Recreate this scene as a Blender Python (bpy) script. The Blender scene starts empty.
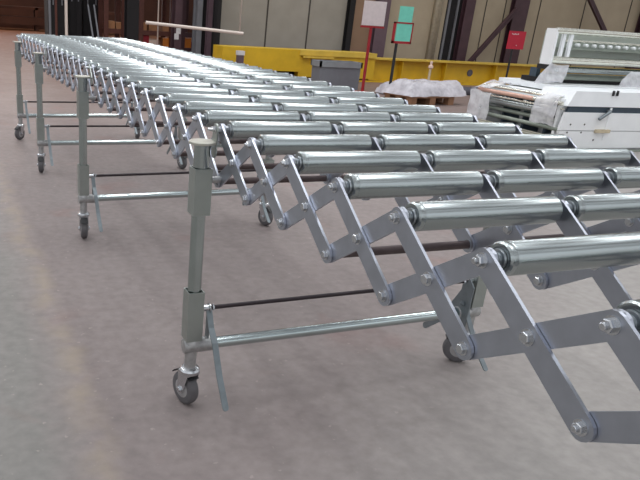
import bpy, bmesh, math, random
from mathutils import Vector as V, Matrix, noise
random.seed(4)
SC=bpy.context.scene; C=SC.collection
PI=math.pi
# ---------------------------------------------------------------- survey of the hall (metres)
ROWS={-1:(0.0000,0.0000,0.0299,0.6743), 0:(-0.0059,0.1906,0.0312,0.6717), 1:(-0.0120,0.3776,0.0325,0.6681), 2:(-0.0183,0.5632,0.0338,0.6710), 3:(-0.0250,0.7542,0.0352,0.6733), 4:(-0.0319,0.9430,0.0365,0.6723), 5:(-0.0391,1.1325,0.0379,0.6663), 6:(-0.0462,1.3130,0.0393,0.6607), 7:(-0.0536,1.4941,0.0407,0.6626), 8:(-0.0613,1.6774,0.0421,0.6637), 9:(-0.0693,1.8601,0.0436,0.6630), 10:(-0.0775,2.0424,0.0451,0.6643), 11:(-0.0861,2.2271,0.0467,0.6672), 12:(-0.0952,2.4136,0.0483,0.6638), 13:(-0.1041,2.5934,0.0500,0.6595), 14:(-0.1134,2.7732,0.0517,0.6563), 15:(-0.1228,2.9478,0.0534,0.6499), 16:(-0.1321,3.1169,0.0552,0.6459), 17:(-0.1417,3.2843,0.0571,0.6460), 18:(-0.1517,3.4537,0.0590,0.6480), 19:(-0.1621,3.6245,0.0610,0.6486), 20:(-0.1729,3.7950,0.0631,0.6479), 21:(-0.1840,3.9643,0.0652,0.6471), 22:(-0.1954,4.1335,0.0675,0.6471), 23:(-0.2072,4.3027,0.0698,0.6479), 24:(-0.2196,4.4733,0.0722,0.6499), 25:(-0.2325,4.6460,0.0746,0.6515), 26:(-0.2459,4.8194,0.0772,0.6519), 27:(-0.2598,4.9926,0.0799,0.6532), 28:(-0.2743,5.1681,0.0826,0.6571), 29:(-0.2897,5.3477,0.0855,0.6621), 30:(-0.3059,5.5308,0.0884,0.6646)}
ROWS[-2]=(0.0057,-0.1915,0.0286,0.675); ROWS[-3]=(0.0112,-0.383,0.0273,0.675)
WS=(0,0.3210,0.6300,0.9440); WF=0.9959
FR=[(-0.0805,1.1375,0.0492),(-0.166,2.6927,0.0817),(-0.2533,4.0936,0.0591),(-0.3228,5.2579,0.0826)]
ZT=0.798
# ---------------------------------------------------------------- camera
F=662.1512;PITCH=0.365011;ROLL=0.065162;YAW=0.338293;CL=V((-0.595134,-0.447647,1.069887));PX=210.67779;PY=266.83498
fw=V((math.sin(YAW)*math.cos(PITCH),math.cos(YAW)*math.cos(PITCH),-math.sin(PITCH)))
rt=V((math.cos(YAW),-math.sin(YAW),0)); up=rt.cross(fw)
cr,sr=math.cos(ROLL),math.sin(ROLL)
R2=rt*cr+up*sr; U2=up*cr-rt*sr      # camera axes after the roll
cam=bpy.data.cameras.new('camera'); co=bpy.data.objects.new('camera',cam); C.objects.link(co)
M=Matrix((R2,U2,-fw)).transposed().to_4x4(); M.translation=CL; co.matrix_world=M
cam.sensor_fit='HORIZONTAL'; cam.sensor_width=36; cam.lens=F*36/640
cam.shift_x=(320-PX)/640; cam.shift_y=(PY-240)/640; cam.clip_start=.02; cam.clip_end=200
SC.camera=co
def at(px,py,X=None,Y=None,z=None,pl=None):
    """the point of the place seen at a photo position, on a given plane"""
    D=fw*F+R2*(px-PX)-U2*(py-PY)
    if pl: n=V(pl[1]); t=(V(pl[0])-CL).dot(n)/D.dot(n)
    elif z is not None: t=(z-CL.z)/D.z
    elif X is not None: t=(X-CL.x)/D.x
    else: t=(Y-CL.y)/D.y
    return CL+D*t
# ---------------------------------------------------------------- materials
def lin(c): return tuple(((v/255)/12.92 if v/255<=.04045 else ((v/255+.055)/1.055)**2.4) for v in c)+(1,)
def mat(name,rgb,rough=.5,metal=0,var=.12,scale=20,bump=0,bscale=60,spec=.5,stretch=None,rvar=0):
    m=bpy.data.materials.new(name); m.use_nodes=True; nt=m.node_tree; N=nt.nodes; Lk=nt.links
    b=N['Principled BSDF']; b.inputs['Metallic'].default_value=metal; b.inputs['Roughness'].default_value=rough
    b.inputs['Specular IOR Level'].default_value=spec
    tc=N.new('ShaderNodeTexCoord'); mp=N.new('ShaderNodeMapping'); Lk.new(tc.outputs['Object'],mp.inputs[0])
    if stretch: mp.inputs['Scale'].default_value=stretch
    n=N.new('ShaderNodeTexNoise'); n.inputs['Scale'].default_value=scale; n.inputs['Detail'].default_value=5; Lk.new(mp.outputs[0],n.inputs['Vector'])
    r=N.new('ShaderNodeValToRGB'); c=lin(rgb)
    r.color_ramp.elements[0].position=.3; r.color_ramp.elements[1].position=.7
    r.color_ramp.elements[0].color=tuple(v*(1-var) for v in c[:3])+(1,); r.color_ramp.elements[1].color=tuple(min(1,v*(1+var)) for v in c[:3])+(1,)
    Lk.new(n.outputs['Fac'],r.inputs[0]); Lk.new(r.outputs[0],b.inputs['Base Color'])
    if rvar:
        mr=N.new('ShaderNodeMapRange'); mr.inputs['To Min'].default_value=max(.02,rough-rvar); mr.inputs['To Max'].default_value=rough+rvar
        Lk.new(n.outputs['Fac'],mr.inputs[0]); Lk.new(mr.outputs[0],b.inputs['Roughness'])
    if bump:
        n2=N.new('ShaderNodeTexNoise'); n2.inputs['Scale'].default_value=bscale; Lk.new(mp.outputs[0],n2.inputs['Vector'])
        bp=N.new('ShaderNodeBump'); bp.inputs['Strength'].default_value=bump; bp.inputs['Distance'].default_value=.01
        Lk.new(n2.outputs['Fac'],bp.inputs['Height']); Lk.new(bp.outputs[0],b.inputs['Normal'])
    return m
M_ROLL=mat('galvanised_roller',(166,173,173),.25,1,.06,5,stretch=(1.2,5,5),rvar=.04)
M_PLATE=mat('zinc_plate',(178,182,192),.36,1,.07,30,rvar=.05)
M_BOLT=mat('bright_zinc',(200,202,205),.25,1,.05)
M_DARKB=mat('dark_bearing',(62,66,68),.4,.8,.2,80)
M_SPRING=mat('spring_steel',(175,180,184),.3,1,.1)
M_TUBE=mat('galvanised_tube',(170,177,175),.24,1,.08,12,stretch=(3,3,1),rvar=.04)
M_BAR=mat('zinc_crossbar',(182,192,192),.17,1,.07,8,stretch=(1,4,4))
M_WELD=mat('weathered_zinc',(176,176,176),.45,.85,.16,60)
M_SLEEVE=mat('sleeve_zinc',(166,172,168),.38,.9,.05,25)
M_CAP=mat('cap_plate',(186,183,172),.5,.6,.06)
M_ROD=mat('blackened_rod',(44,34,38),.42,.3,.15)
M_AXLE=mat('brown_axle_tube',(92,80,80),.45,.7,.15,30)
M_RUB=mat('grey_rubber',(92,90,92),.7,0,.1,40)
M_HUB=mat('pale_hub',(150,148,148),.5,0,.1)
M_BLK=mat('black_plastic',(28,28,30),.5,0,.1)
M_LEVER=mat('lever_steel',(122,130,134),.42,.45,.12,30)
M_WALLG=mat('grey_wall_sheet',(146,140,130),.75,0,.07,3)
M_WALLB=mat('beige_wall_sheet',(164,150,128),.8,0,.06,3)
M_WALLT=mat('tan_wall_sheet',(140,112,90),.8,0,.08,3)
M_SEAM=mat('dark_seam',(60,54,48),.8)
M_MAR=mat('maroon_steel',(70,46,52),.55,.1,.15,6)
M_MARL=mat('faded_maroon_steel',(96,76,84),.55,.1,.1,6)
M_GCOL=mat('grey_column_paint',(112,112,116),.6,0,.1,6)
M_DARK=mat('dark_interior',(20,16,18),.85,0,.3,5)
M_FAR=mat('far_hall_brown',(66,38,26),.9,0,.5,.8)
M_YEL=mat('yellow_paint',(205,165,28),.5,0,.10,4,rvar=.1)
M_YELT=mat('yellow_flange_paint',(205,172,66),.5,0,.10,6)
M_BIN=mat('grey_bin_plastic',(112,114,120),.6,0,.08,8)
M_BINR=mat('grey_bin_rim',(134,137,140),.55,0,.08,8)
M_RED=mat('red_paint',(150,22,34),.5,0,.08)
M_REDB=mat('crimson_board',(176,22,48),.55,0,.05)
M_TEAL=mat('teal_paper',(110,196,176),.7,0,.06,14)
M_TEALD=mat('teal_base_paint',(50,104,92),.6,0,.1)
M_PINK=mat('pale_sign_paper',(205,192,192),.7,0,.05)
M_WHITE=mat('white_panel',(238,240,241),.45,0,.04,5)
M_WHITE2=mat('white_cover',(240,243,245),.4,0,.04,5)
M_STRIPE=mat('slate_stripe',(58,72,84),.5,.1,.08)
M_COPPER=mat('pinkish_rail',(206,166,150),.4,.25,.10,30)
M_CHROME=mat('polished_rail',(226,226,214),.22,1,.05)
M_GREENG=mat('grey_green_frame',(138,146,136),.45,.3,.1,12)
M_SHEET=mat('pale_grey_sheet',(176,184,176),.35,.2,.06,6)
M_HOLE=mat('drilled_hole',(70,66,62),.8)
M_BEIGE=mat('beige_block',(198,184,156),.6)
M_WOOD=mat('pallet_wood',(150,112,84),.8,0,.2,25,stretch=(1,6,6))
M_CARGO=mat('grey_cargo',(84,82,90),.6,0,.2,10)
M_PIPE=mat('white_pipe_paint',(214,200,190),.5,0,.05)
M_ORANGE=mat('orange_bin',(196,112,32),.6,0,.12,8)
M_BOXTAN=mat('tan_carton',(150,104,70),.8,0,.2,8)
M_BOXRED=mat('dark_red_crate',(140,24,38),.7,0,.15,8)
M_BOXW=mat('pale_carton',(224,196,180),.7,0,.06)
M_RACK=mat('rack_brown_steel',(84,44,34),.6,.1,.15)
M_CEIL=mat('ceiling_sheet',(226,226,226),.8)
M_PAPER=mat('white_tag',(200,196,196),.7)
def film(name,alpha,col=(226,224,228)):
    m=bpy.data.materials.new(name); m.use_nodes=True; nt=m.node_tree; N=nt.nodes; Lk=nt.links
    b=N['Principled BSDF']; b.inputs['Base Color'].default_value=lin(col); b.inputs['Roughness'].default_value=.25
    tr=N.new('ShaderNodeBsdfTransparent'); mx=N.new('ShaderNodeMixShader'); n=N.new('ShaderNodeTexNoise'); n.inputs['Scale'].default_value=9; n.inputs['Detail'].default_value=4
    tc=N.new('ShaderNodeTexCoord'); Lk.new(tc.outputs['Object'],n.inputs['Vector'])
    mr=N.new('ShaderNodeMapRange'); mr.inputs['From Min'].default_value=.3; mr.inputs['From Max'].default_value=.7; mr.inputs['To Min'].default_value=alpha-.15; mr.inputs['To Max'].default_value=min(1,alpha+.15)
    bp=N.new('ShaderNodeBump'); bp.inputs['Strength'].default_value=.6; bp.inputs['Distance'].default_value=.02
    Lk.new(n.outputs['Fac'],mr.inputs[0]); Lk.new(n.outputs['Fac'],bp.inputs['Height']); Lk.new(bp.outputs[0],b.inputs['Normal'])
    Lk.new(mr.outputs[0],mx.inputs[0]); Lk.new(tr.outputs[0],mx.inputs[1]); Lk.new(b.outputs[0],mx.inputs[2])
    Lk.new(mx.outputs[0],N['Material Output'].inputs['Surface'])
    return m
M_FILM=film('clear_stretch_film',.40,(240,240,244))
M_FILM2=film('milky_stretch_film',.55,(225,222,228))
# ---------------------------------------------------------------- mesh helpers
def link(name,bm,m,parent=None,smooth=True,loc=None):
    bmesh.ops.recalc_face_normals(bm,faces=bm.faces)
    me=bpy.data.meshes.new(name)
    if loc is not None: bmesh.ops.translate(bm,vec=-V(loc),verts=bm.verts)
    bm.to_mesh(me); bm.free()
    me.materials.append(m)
    o=bpy.data.objects.new(name,me); C.objects.link(o)
    if loc is not None: o.location=V(loc)
    if parent is not None:
        o.parent=parent
        pm=parent
        # everything is modelled in world space; a child keeps its place
        pl=V((0,0,0)); q=parent
        while q is not None: pl+=q.location; q=q.parent
        o.location=(V(loc) if loc is not None else V((0,0,0)))-pl
    if smooth:
        for f in me.polygons: f.use_smooth=True
        sharp=me.attributes.new('sharp_edge','BOOLEAN','EDGE')
        bm2=bmesh.new(); bm2.from_mesh(me)
        for i,e in enumerate(bm2.edges):
            if len(e.link_faces)!=2 or e.calc_face_angle(0)>.6: sharp.data[i].value=True
        bm2.free()
    return o
def B(): return bmesh.new()
def frame_of(ax):
    ax=ax.normalized(); t=V((0,0,1)) if abs(ax.z)<.9 else V((1,0,0))
    a=t.cross(ax).normalized(); b=ax.cross(a); return a,b
def lathe(bm,p,ax,prof,n=20):
    """revolve (distance along ax, radius) pairs about the axis through p"""
    ax=ax.normalized(); a,b=frame_of(ax); rings=[]
    for s,r in prof:
        c=p+ax*s
        rings.append([bm.verts.new(c+(a*math.cos(2*PI*i/n)+b*math.sin(2*PI*i/n))*max(r,1e-5)) for i in range(n)])
    for q in range(len(rings)-1):
        for i in range(n):
            bm.faces.new((rings[q][i],rings[q][(i+1)%n],rings[q+1][(i+1)%n],rings[q+1][i]))
    bm.faces.new(rings[0][::-1]); bm.faces.new(rings[-1])
def tube(bm,p0,p1,r,n=16,bev=0):
    d=(p1-p0); L=d.length
    pr=[(0,r-bev),(bev,r),(L-bev,r),(L,r-bev)] if bev else [(0,r),(L,r)]
    lathe(bm,p0,d,pr,n)
def prism(bm,pts,vec):
    a=[bm.verts.new(p) for p in pts]; b=[bm.verts.new(p+vec) for p in pts]; n=len(a)
    bm.faces.new(a[::-1]); bm.faces.new(b)
    for i in range(n): bm.faces.new((a[i],a[(i+1)%n],b[(i+1)%n],b[i]))
def box(bm,c,hx,hy,hz,th=0,bev=0):
    ex=V((math.cos(th),math.sin(th),0)); ey=V((-math.sin(th),math.cos(th),0)); c=V(c)
    if bev<=0:
        prism(bm,[c+ex*sx*hx+ey*sy*hy-V((0,0,hz)) for sx,sy in((-1,-1),(1,-1),(1,1),(-1,1))],V((0,0,2*hz)))
        return
    pts=[]
    for (sx,sy,a0) in ((1,1,0),(-1,1,90),(-1,-1,180),(1,-1,270)):
        for k in range(4):
            a=math.radians(a0+30*k); pts.append(c+ex*(sx*(hx-bev)+bev*math.cos(a))+ey*(sy*(hy-bev)+bev*math.sin(a))-V((0,0,hz)))
    prism(bm,pts,V((0,0,2*hz)))
def obox(bm,o,u,v,w):
    """box from a corner and three edge vectors"""
    prism(bm,[o,o+u,o+u+v,o+v],w)
def plate(bm,p0,p1,side,w,t,n=7):
    """flat bar with rounded ends, thickness t centred about the line, faces looking along side"""
    side=side.normalized(); d=(p1-p0); d=(d-side*d.dot(side)).normalized(); q=side.cross(d)
    r=w/2; pts=[]
    for (c,s) in ((p1,1),(p0,-1)):
        for i in range(n+1):
            a=-PI/2+PI*i/n
            pts.append(c+(d*math.cos(a)*r+q*math.sin(a)*r)*s)
    bv=t*.16
    pts2=[p-side*t/2 for p in pts]
    a=[bm.verts.new(p) for p in pts2]; b=[bm.verts.new(p+side*t) for p in pts2]; N=len(a)
    bm.faces.new(a[::-1]); bm.faces.new(b)
    for i in range(N): bm.faces.new((a[i],a[(i+1)%N],b[(i+1)%N],b[i]))
def hexbolt(bm,p,ax,r,h,stub=0,washer=True,rot=0):
    """washer, six-sided head and threaded stub pointing along ax from p"""
    ax=ax.normalized(); a,b=frame_of(ax); s=0
    if washer: lathe(bm,p,ax,[(0,r*1.35),(.0012,r*1.35)],18); s=.0012
    pts=[p+ax*s+(a*math.cos(PI/3*i+rot)+b*math.sin(PI/3*i+rot))*r for i in range(6)]
    v0=[bm.verts.new(x) for x in pts]; v1=[bm.verts.new(x+ax*(h*.82)) for x in pts]
    v2=[bm.verts.new(p+ax*(s+h)+(x-p-ax*s)*.84) for x in pts]
    bm.faces.new(v0[::-1]); bm.faces.new(v2)
    for q0,q1 in((v0,v1),(v1,v2)):
        for i in range(6): bm.faces.new((q0[i],q0[(i+1)%6],q1[(i+1)%6],q1[i]))
    if stub: lathe(bm,p,ax,[(s+h*.9,r*.55),(s+h+stub*.85,r*.55),(s+h+stub,r*.42)],12)
def tag(o,label=None,cat=None,group=None,kind=None):
    if label:o['label']=label
    if cat:o['category']=cat
    if group:o['group']=group
    if kind:o['kind']=kind
    return o
def thing(name,loc,label,cat,group=None):
    o=bpy.data.objects.new(name,None); C.objects.link(o); o.location=V(loc); o.empty_display_size=.1
    return tag(o,label,cat,group)
# ================================================================= THE ROLLER CONVEYOR
conv=thing('roller_conveyor',(-.03,.9,0),'long expandable conveyor of zinc rollers on scissor plates and castered legs','conveyor')
def row(k):
    x,y,t,zb=ROWS[k]; return V((x,y,0)),V((math.cos(t),math.sin(t),0)),V((-math.sin(t),math.cos(t),0)),zb
def top(k,w): p,e,_,_=row(k); return p+e*w+V((0,0,ZT))
def bot(k,w): p,e,_,zb=row(k); return p+e*w+V((0,0,zb))
KS=list(range(-2,31))
PT=.0050
# rollers: tube + end caps, with bearing and coil on the axle as a sub-part
def roller(k,s):
    p,e,_,_=row(k); a=WS[s]+.0265; b=WS[s+1]-.011; n=28 if k<6 else 18
    bm=B(); R=.0230; L=b-a
    lathe(bm,p+e*a+V((0,0,ZT)),e,[(.0005,.0148),(0,.0165),(.0,.0205),(.0025,R),(.010,R),(.0115,R-.0006),(.013,R),(L-.0025,R),(L,.0205),(L,.0165),(L-.0005,.0148)],n)
    o=link('roller',bm,M_ROLL,conv)
    bm=B(); q=p+V((0,0,ZT))
    tube(bm,q+e*(WS[s]+.0108),q+e*(WS[s+1]-.007),.0045,10)
    lathe(bm,q+e*(a-.004),e,[(0,.0085),(.001,.0135),(.004,.0142)],18)
    lathe(bm,q+e*b,e,[(0,.0142),(.003,.0135),(.004,.0085)],18)
    x=WS[s]+.0125
    for i in range(3 if k<12 else 2):
        lathe(bm,q+e*x,e,[(0,.008),(.0012,.0118-.001*i),(.0028,.0118-.001*i),(.0038,.008)],16); x+=.0042
    link('axle',bm,M_SPRING,o)
for k in KS:
    for s in range(3): roller(k,s)
# scissor plates
plates=[]
def plate_pts(k,w,kind):
    # outer bar: top of row k down to foot of row k-1; inner bar: top of row k down to foot of row k+1
    off=.0026 if kind==0 else .0082
    return top(k,w+off),bot(k-1 if kind==0 else k+1,w+off)
allp=[]
for wi,w in enumerate(WS):
    for k in range(-2,31):
        for kind in (0,1):
            kk=k-1 if kind==0 else k+1
            if kk>30 or kk<-3: continue
            allp.append((wi,k,kind))
for kind,k in ((1,-3),):
    for wi in range(4): allp.append((wi,k,kind))
front=[q for q in allp if q[0]==0 or (q[1]<=3 and q[0]==1) or (q[1]<=1 and q[0]==2)]
front=front[:96]
rest=[q for q in allp if q not in front]
def side_at(k): return row(k)[1]
for wi,k,kind in front:
    w=WS[wi]; a,b=plate_pts(k,w,kind); bm=B(); sd=side_at(k)
    plate(bm,a,b,sd,.0325,PT)
    o=link('scissor_plate',bm,M_PLATE,conv,smooth=False)
    if wi==0 and kind==0:
        c0=(a+b)/2; out=-sd
        for nm,pt_,st,r,h in (('top',a,.004,.0078,.0072),('mid',c0,0,.0078,.0062),('low',b,.0 if k!=0 else .004,.0072,.0058)):
            if nm=='top' and k in (0,-1): st=.005; h=.0085
            bm=B(); hexbolt(bm,pt_+out*PT/2,out,r,h,st,rot=random.uniform(0,1))
            link('bolt',bm,M_BOLT,o,smooth=False)
bm=B()
for wi,k,kind in rest:
    a,b=plate_pts(k,WS[wi],kind); plate(bm,a,b,side_at(k),.0325,PT,5)
tag(link('scissor_plate',bm,M_PLATE,conv,smooth=False),kind='stuff')
bm=B()
for wi,k,kind in allp:
    if wi==0 or kind==1: continue
    a,b=plate_pts(k,WS[wi],kind); out=-side_at(k)
    for q in ((a+b)/2,b): hexbolt(bm,q+out*PT/2,out,.0075,.006,0)
tag(link('bolt',bm,M_BOLT,conv,smooth=False),kind='stuff')
# lower axle tubes between the planes
for k in [2,5,6,7,8]+list(range(10,31,2)):
    p,e,_,zb=row(k); bm=B()
    tube(bm,p+e*.0108+V((0,0,zb)),p+e*(WS[3]-.001)+V((0,0,zb)),.0085,14)
    link('lower_axle',bm,M_AXLE,conv)
# ---------------- leg frames
def lever(bm,p,e,v,pts,w=.017,t=.004):
    """flat strip following (y,z) points, broad faces looking across the conveyor"""
    q=[p+v*y+V((0,0,z)) for y,z in pts]
    n=len(q)
    def nrm(i):
        d=(q[min(i+1,n-1)]-q[max(i-1,0)]).normalized(); return e.cross(d).normalized()
    R=[]
    for i in range(n):
        nn=nrm(i); R.append([bm.verts.new(q[i]+e*(sx*w/2)+nn*(sn*t/2)) for sx,sn in((-1,-1),(1,-1),(1,1),(-1,1))])
    for i in range(n-1):
        for j in range(4): bm.faces.new((R[i][j],R[i][(j+1)%4],R[i+1][(j+1)%4],R[i+1][j]))
    bm.faces.new(R[0][::-1]); bm.faces.new(R[-1])
    nn=nrm(n-1); d=(q[-1]-q[-2]).normalized(); c=q[-1]
    prism(bm,[c-nn*t/2+e*(w/2*math.cos(a))+d*(w/2*math.sin(a)) for a in [PI*i/6 for i in range(7)]],nn*t)
def caster(loc,axis,parent):
    """loc: top of the stem joint above the swivel; axis: horizontal wheel axle"""
    ax=V(axis).normalized(); tr=V((ax.y,-ax.x,0)); c=V((loc.x,loc.y,0)); wc=c+tr*.016+V((0,0,.05))
    bm=B()
    lathe(bm,c+V((0,0,.105)),V((0,0,1)),[(0,.020),(.003,.0285),(.012,.0295),(.018,.026),(.021,.019)],24)
    for s in(-1,1):
        side=ax*s
        pts=[c-tr*.020+V((0,0,.110)),c+tr*.026+V((0,0,.110)),wc+tr*.012+V((0,0,.016)),wc+tr*.010-V((0,0,.012)),wc-tr*.010-V((0,0,.012)),wc-tr*.020+V((0,0,.010))]
        prism(bm,[q+side*.0185 for q in pts],side*.003)
        hexbolt(bm,wc+side*.0215,side,.008,.005,0)
    prism(bm,[c-tr*.020-ax*.021+V((0,0,.104)),c+tr*.028-ax*.021+V((0,0,.104)),c+tr*.028+ax*.021+V((0,0,.104)),c-tr*.020+ax*.021+V((0,0,.104))],V((0,0,.006)))
    tube(bm,wc-ax*.021,wc+ax*.021,.005,10)
    f=link('caster',bm,M_BOLT,parent)
    bm=B(); lathe(bm,wc-ax*.0155,ax,[(0,.030),(0,.041),(.003,.047),(.009,.050),(.022,.050),(.028,.047),(.031,.041),(.031,.030)],32)
    link('wheel',bm,M_RUB,f)
    bm=B(); lathe(bm,wc-ax*.0165,ax,[(0,.009),(0,.026),(.002,.0305),(.031,.0305),(.033,.026),(.033,.009)],24); link('wheel_hub',bm,M_HUB,f)
    # black thread guard arcing over the tread
    bm=B(); a0=[];n=9
    for i in range(n+1):
        a=math.radians(38+95*i/n); a0.append(wc+tr*math.cos(a)*.0555+V((0,0,math.sin(a)*.0555)))
    rings=[]
    for i in range(n+1):
        rd=(a0[i]-wc).normalized(); rings.append([bm.verts.new(q) for q in (a0[i]-ax*.0165,a0[i]+ax*.0165,a0[i]+ax*.0165+rd*.003,a0[i]-ax*.0165+rd*.003)])
    for i in range(n):
        for j in range(4): bm.faces.new((rings[i][j],rings[i][(j+1)%4],rings[i+1][(j+1)%4],rings[i+1][j]))
    bm.faces.new(rings[0][::-1]); bm.faces.new(rings[-1])
    link('thread_guard',bm,M_BLK,f)
CAXL=[((-.88,-.32,0),(-.52,-.86,0)),((.95,-.05,0),(.95,.35,0)),((1,-.2,0),(.9,.3,0)),((.72,-.7,0),(1,0,0))]
for j,(fx,fy,th) in enumerate(FR):
    e=V((math.cos(th),math.sin(th),0)); v=V((-math.sin(th),math.cos(th),0)); base=V((fx,fy,0)); UZ=V((0,0,1))
    kk=min(KS,key=lambda k:abs(ROWS[k][1]-fy)); 
    for sd in (0,1):
        s=-1 if sd==0 else 1           # s: outward
        p=base+e*(WF*sd); inn=-e*s
        bm=B(); tube(bm,p+UZ*.20,p+UZ*.762,.0188,22)
        lathe(bm,p+UZ*.704,UZ,[(0,.0210),(.058,.0210)],22)
        post=link('post',bm,M_TUBE,conv)
        bm=B(); lathe(bm,p+UZ*.7625,UZ,[(0,.033),(.0012,.0355),(.006,.0355),(.0075,.034)],28); link('cap',bm,M_CAP,post)
        for z0,z1,hw in ((.58,.702,.0235),(.215,.362,.0230)):
            bm=B()
            # open square sleeve with walls
            for a in range(4):
                aa=a*PI/2; ex=e*math.cos(aa)+v*math.sin(aa); ey=-e*math.sin(aa)+v*math.cos(aa)
                obox(bm,p+ex*(hw-.003)-ey*hw+UZ*z0,ey*(2*hw-.003),ex*.003,UZ*(z1-z0))
            box(bm,p+UZ*(z0+.004),hw-.003,hw-.003,.003,th)
            link('sleeve',bm,M_SLEEVE,post,smooth=False)
        # bracket from the post head to the end of the nearest roller axle
        P=top(kk,WS[0] if sd==0 else WS[3]); bm=B()
        x0=(P-p).dot(e)-(.010*(1 if sd==0 else -1)); y1=(P-p).dot(v)
        q0=p+e*x0+v*y1+UZ*.80; q1=p+e*x0+v*(y1*.35)+UZ*.742
        plate(bm,q0,q1,e,.030,.004)
        box(bm,p+inn*.034+v*(y1*.3)+UZ*.759,.016,.014,.003,th)
        link('axle_bracket',bm,M_SLEEVE,conv,smooth=False)
        bm=B(); hexbolt(bm,q0-inn*.002,-inn,.0075,.007,.012); link('bolt',bm,M_BOLT,conv,smooth=False)
        # sleeve boss reaching the lattice foot
        bm=B(); tube(bm,p+inn*.022+v*(-.02)+UZ*.675,p+inn*.055+v*(-.02)+UZ*.675,.009,14); link('spacer',bm,M_WELD,conv)
        # crossbar clamp, stem, caster
        bm=B(); tube(bm,p-inn*.024+UZ*.193,p+inn*.062+UZ*.193,.0215,22,.002); tube(bm,p+UZ*.124,p+UZ*.185,.0170,20)
        lathe(bm,p+UZ*.202,UZ,[(0,.026),(.012,.024),(.019,.020)],20)
        link('crossbar_clamp',bm,M_WELD,conv)
        caster(p+UZ*.12,CAXL[j][sd],conv)
        # brake rod collar and lever
        c=p+inn*.034+UZ*.305; bm=B(); tube(bm,p+inn*.024+UZ*.305,p+inn*.046+UZ*.305,.0095,16)
        lathe(bm,p+inn*.046+UZ*.305,inn,[(0,.013),(.003,.013)],18); hexbolt(bm,p+inn*.056+UZ*.305,inn,.009,.006,0,False)
        link('rod_collar',bm,M_BOLT,conv)
        bm=B()
        if sd==0: lever(bm,p+inn*.045,e,v,[(0,.312),(-.030,.255),(-.064,.225),(-.110,.150),(-.168,.083)])
        else: lever(bm,p+inn*.052,e,v,[(0,.312),(-.022,.25),(-.040,.20),(-.10,.12),(-.160,.068)])
        plate(bm,p+inn*.047+UZ*.305,p+inn*.047+v*.004+UZ*.20,e,.024,.003)
        link('brake_lever',bm,M_LEVER,conv,smooth=False)
        if sd==1:
            bm=B()   # triangular locking plate with an angled tab beside the far post
            q=p+inn*.060
            prism(bm,[q+v*.035+UZ*.215,q-v*.045+UZ*.150,q-v*.050+UZ*.300,q-v*.025+UZ*.325],-inn*.004)
            plate(bm,q+v*.00+UZ*.20+inn*.004,q+v*.13+UZ*.085+inn*.004,e,.022,.004)
            hexbolt(bm,q-v*.02+UZ*.235,inn,.009,.008,.004)
            link('locking_plate',bm,M_LEVER,conv,smooth=False)
    bm=B(); tube(bm,base+e*.02+UZ*.193,base+e*(WF-.02)+UZ*.193,.0162,24); link('crossbar',bm,M_BAR,conv)
    bm=B(); tube(bm,base+e*.046+UZ*.305,base+e*(WF-.046)+UZ*.305,.0062,14); link('brake_rod',bm,M_ROD,conv)
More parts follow.
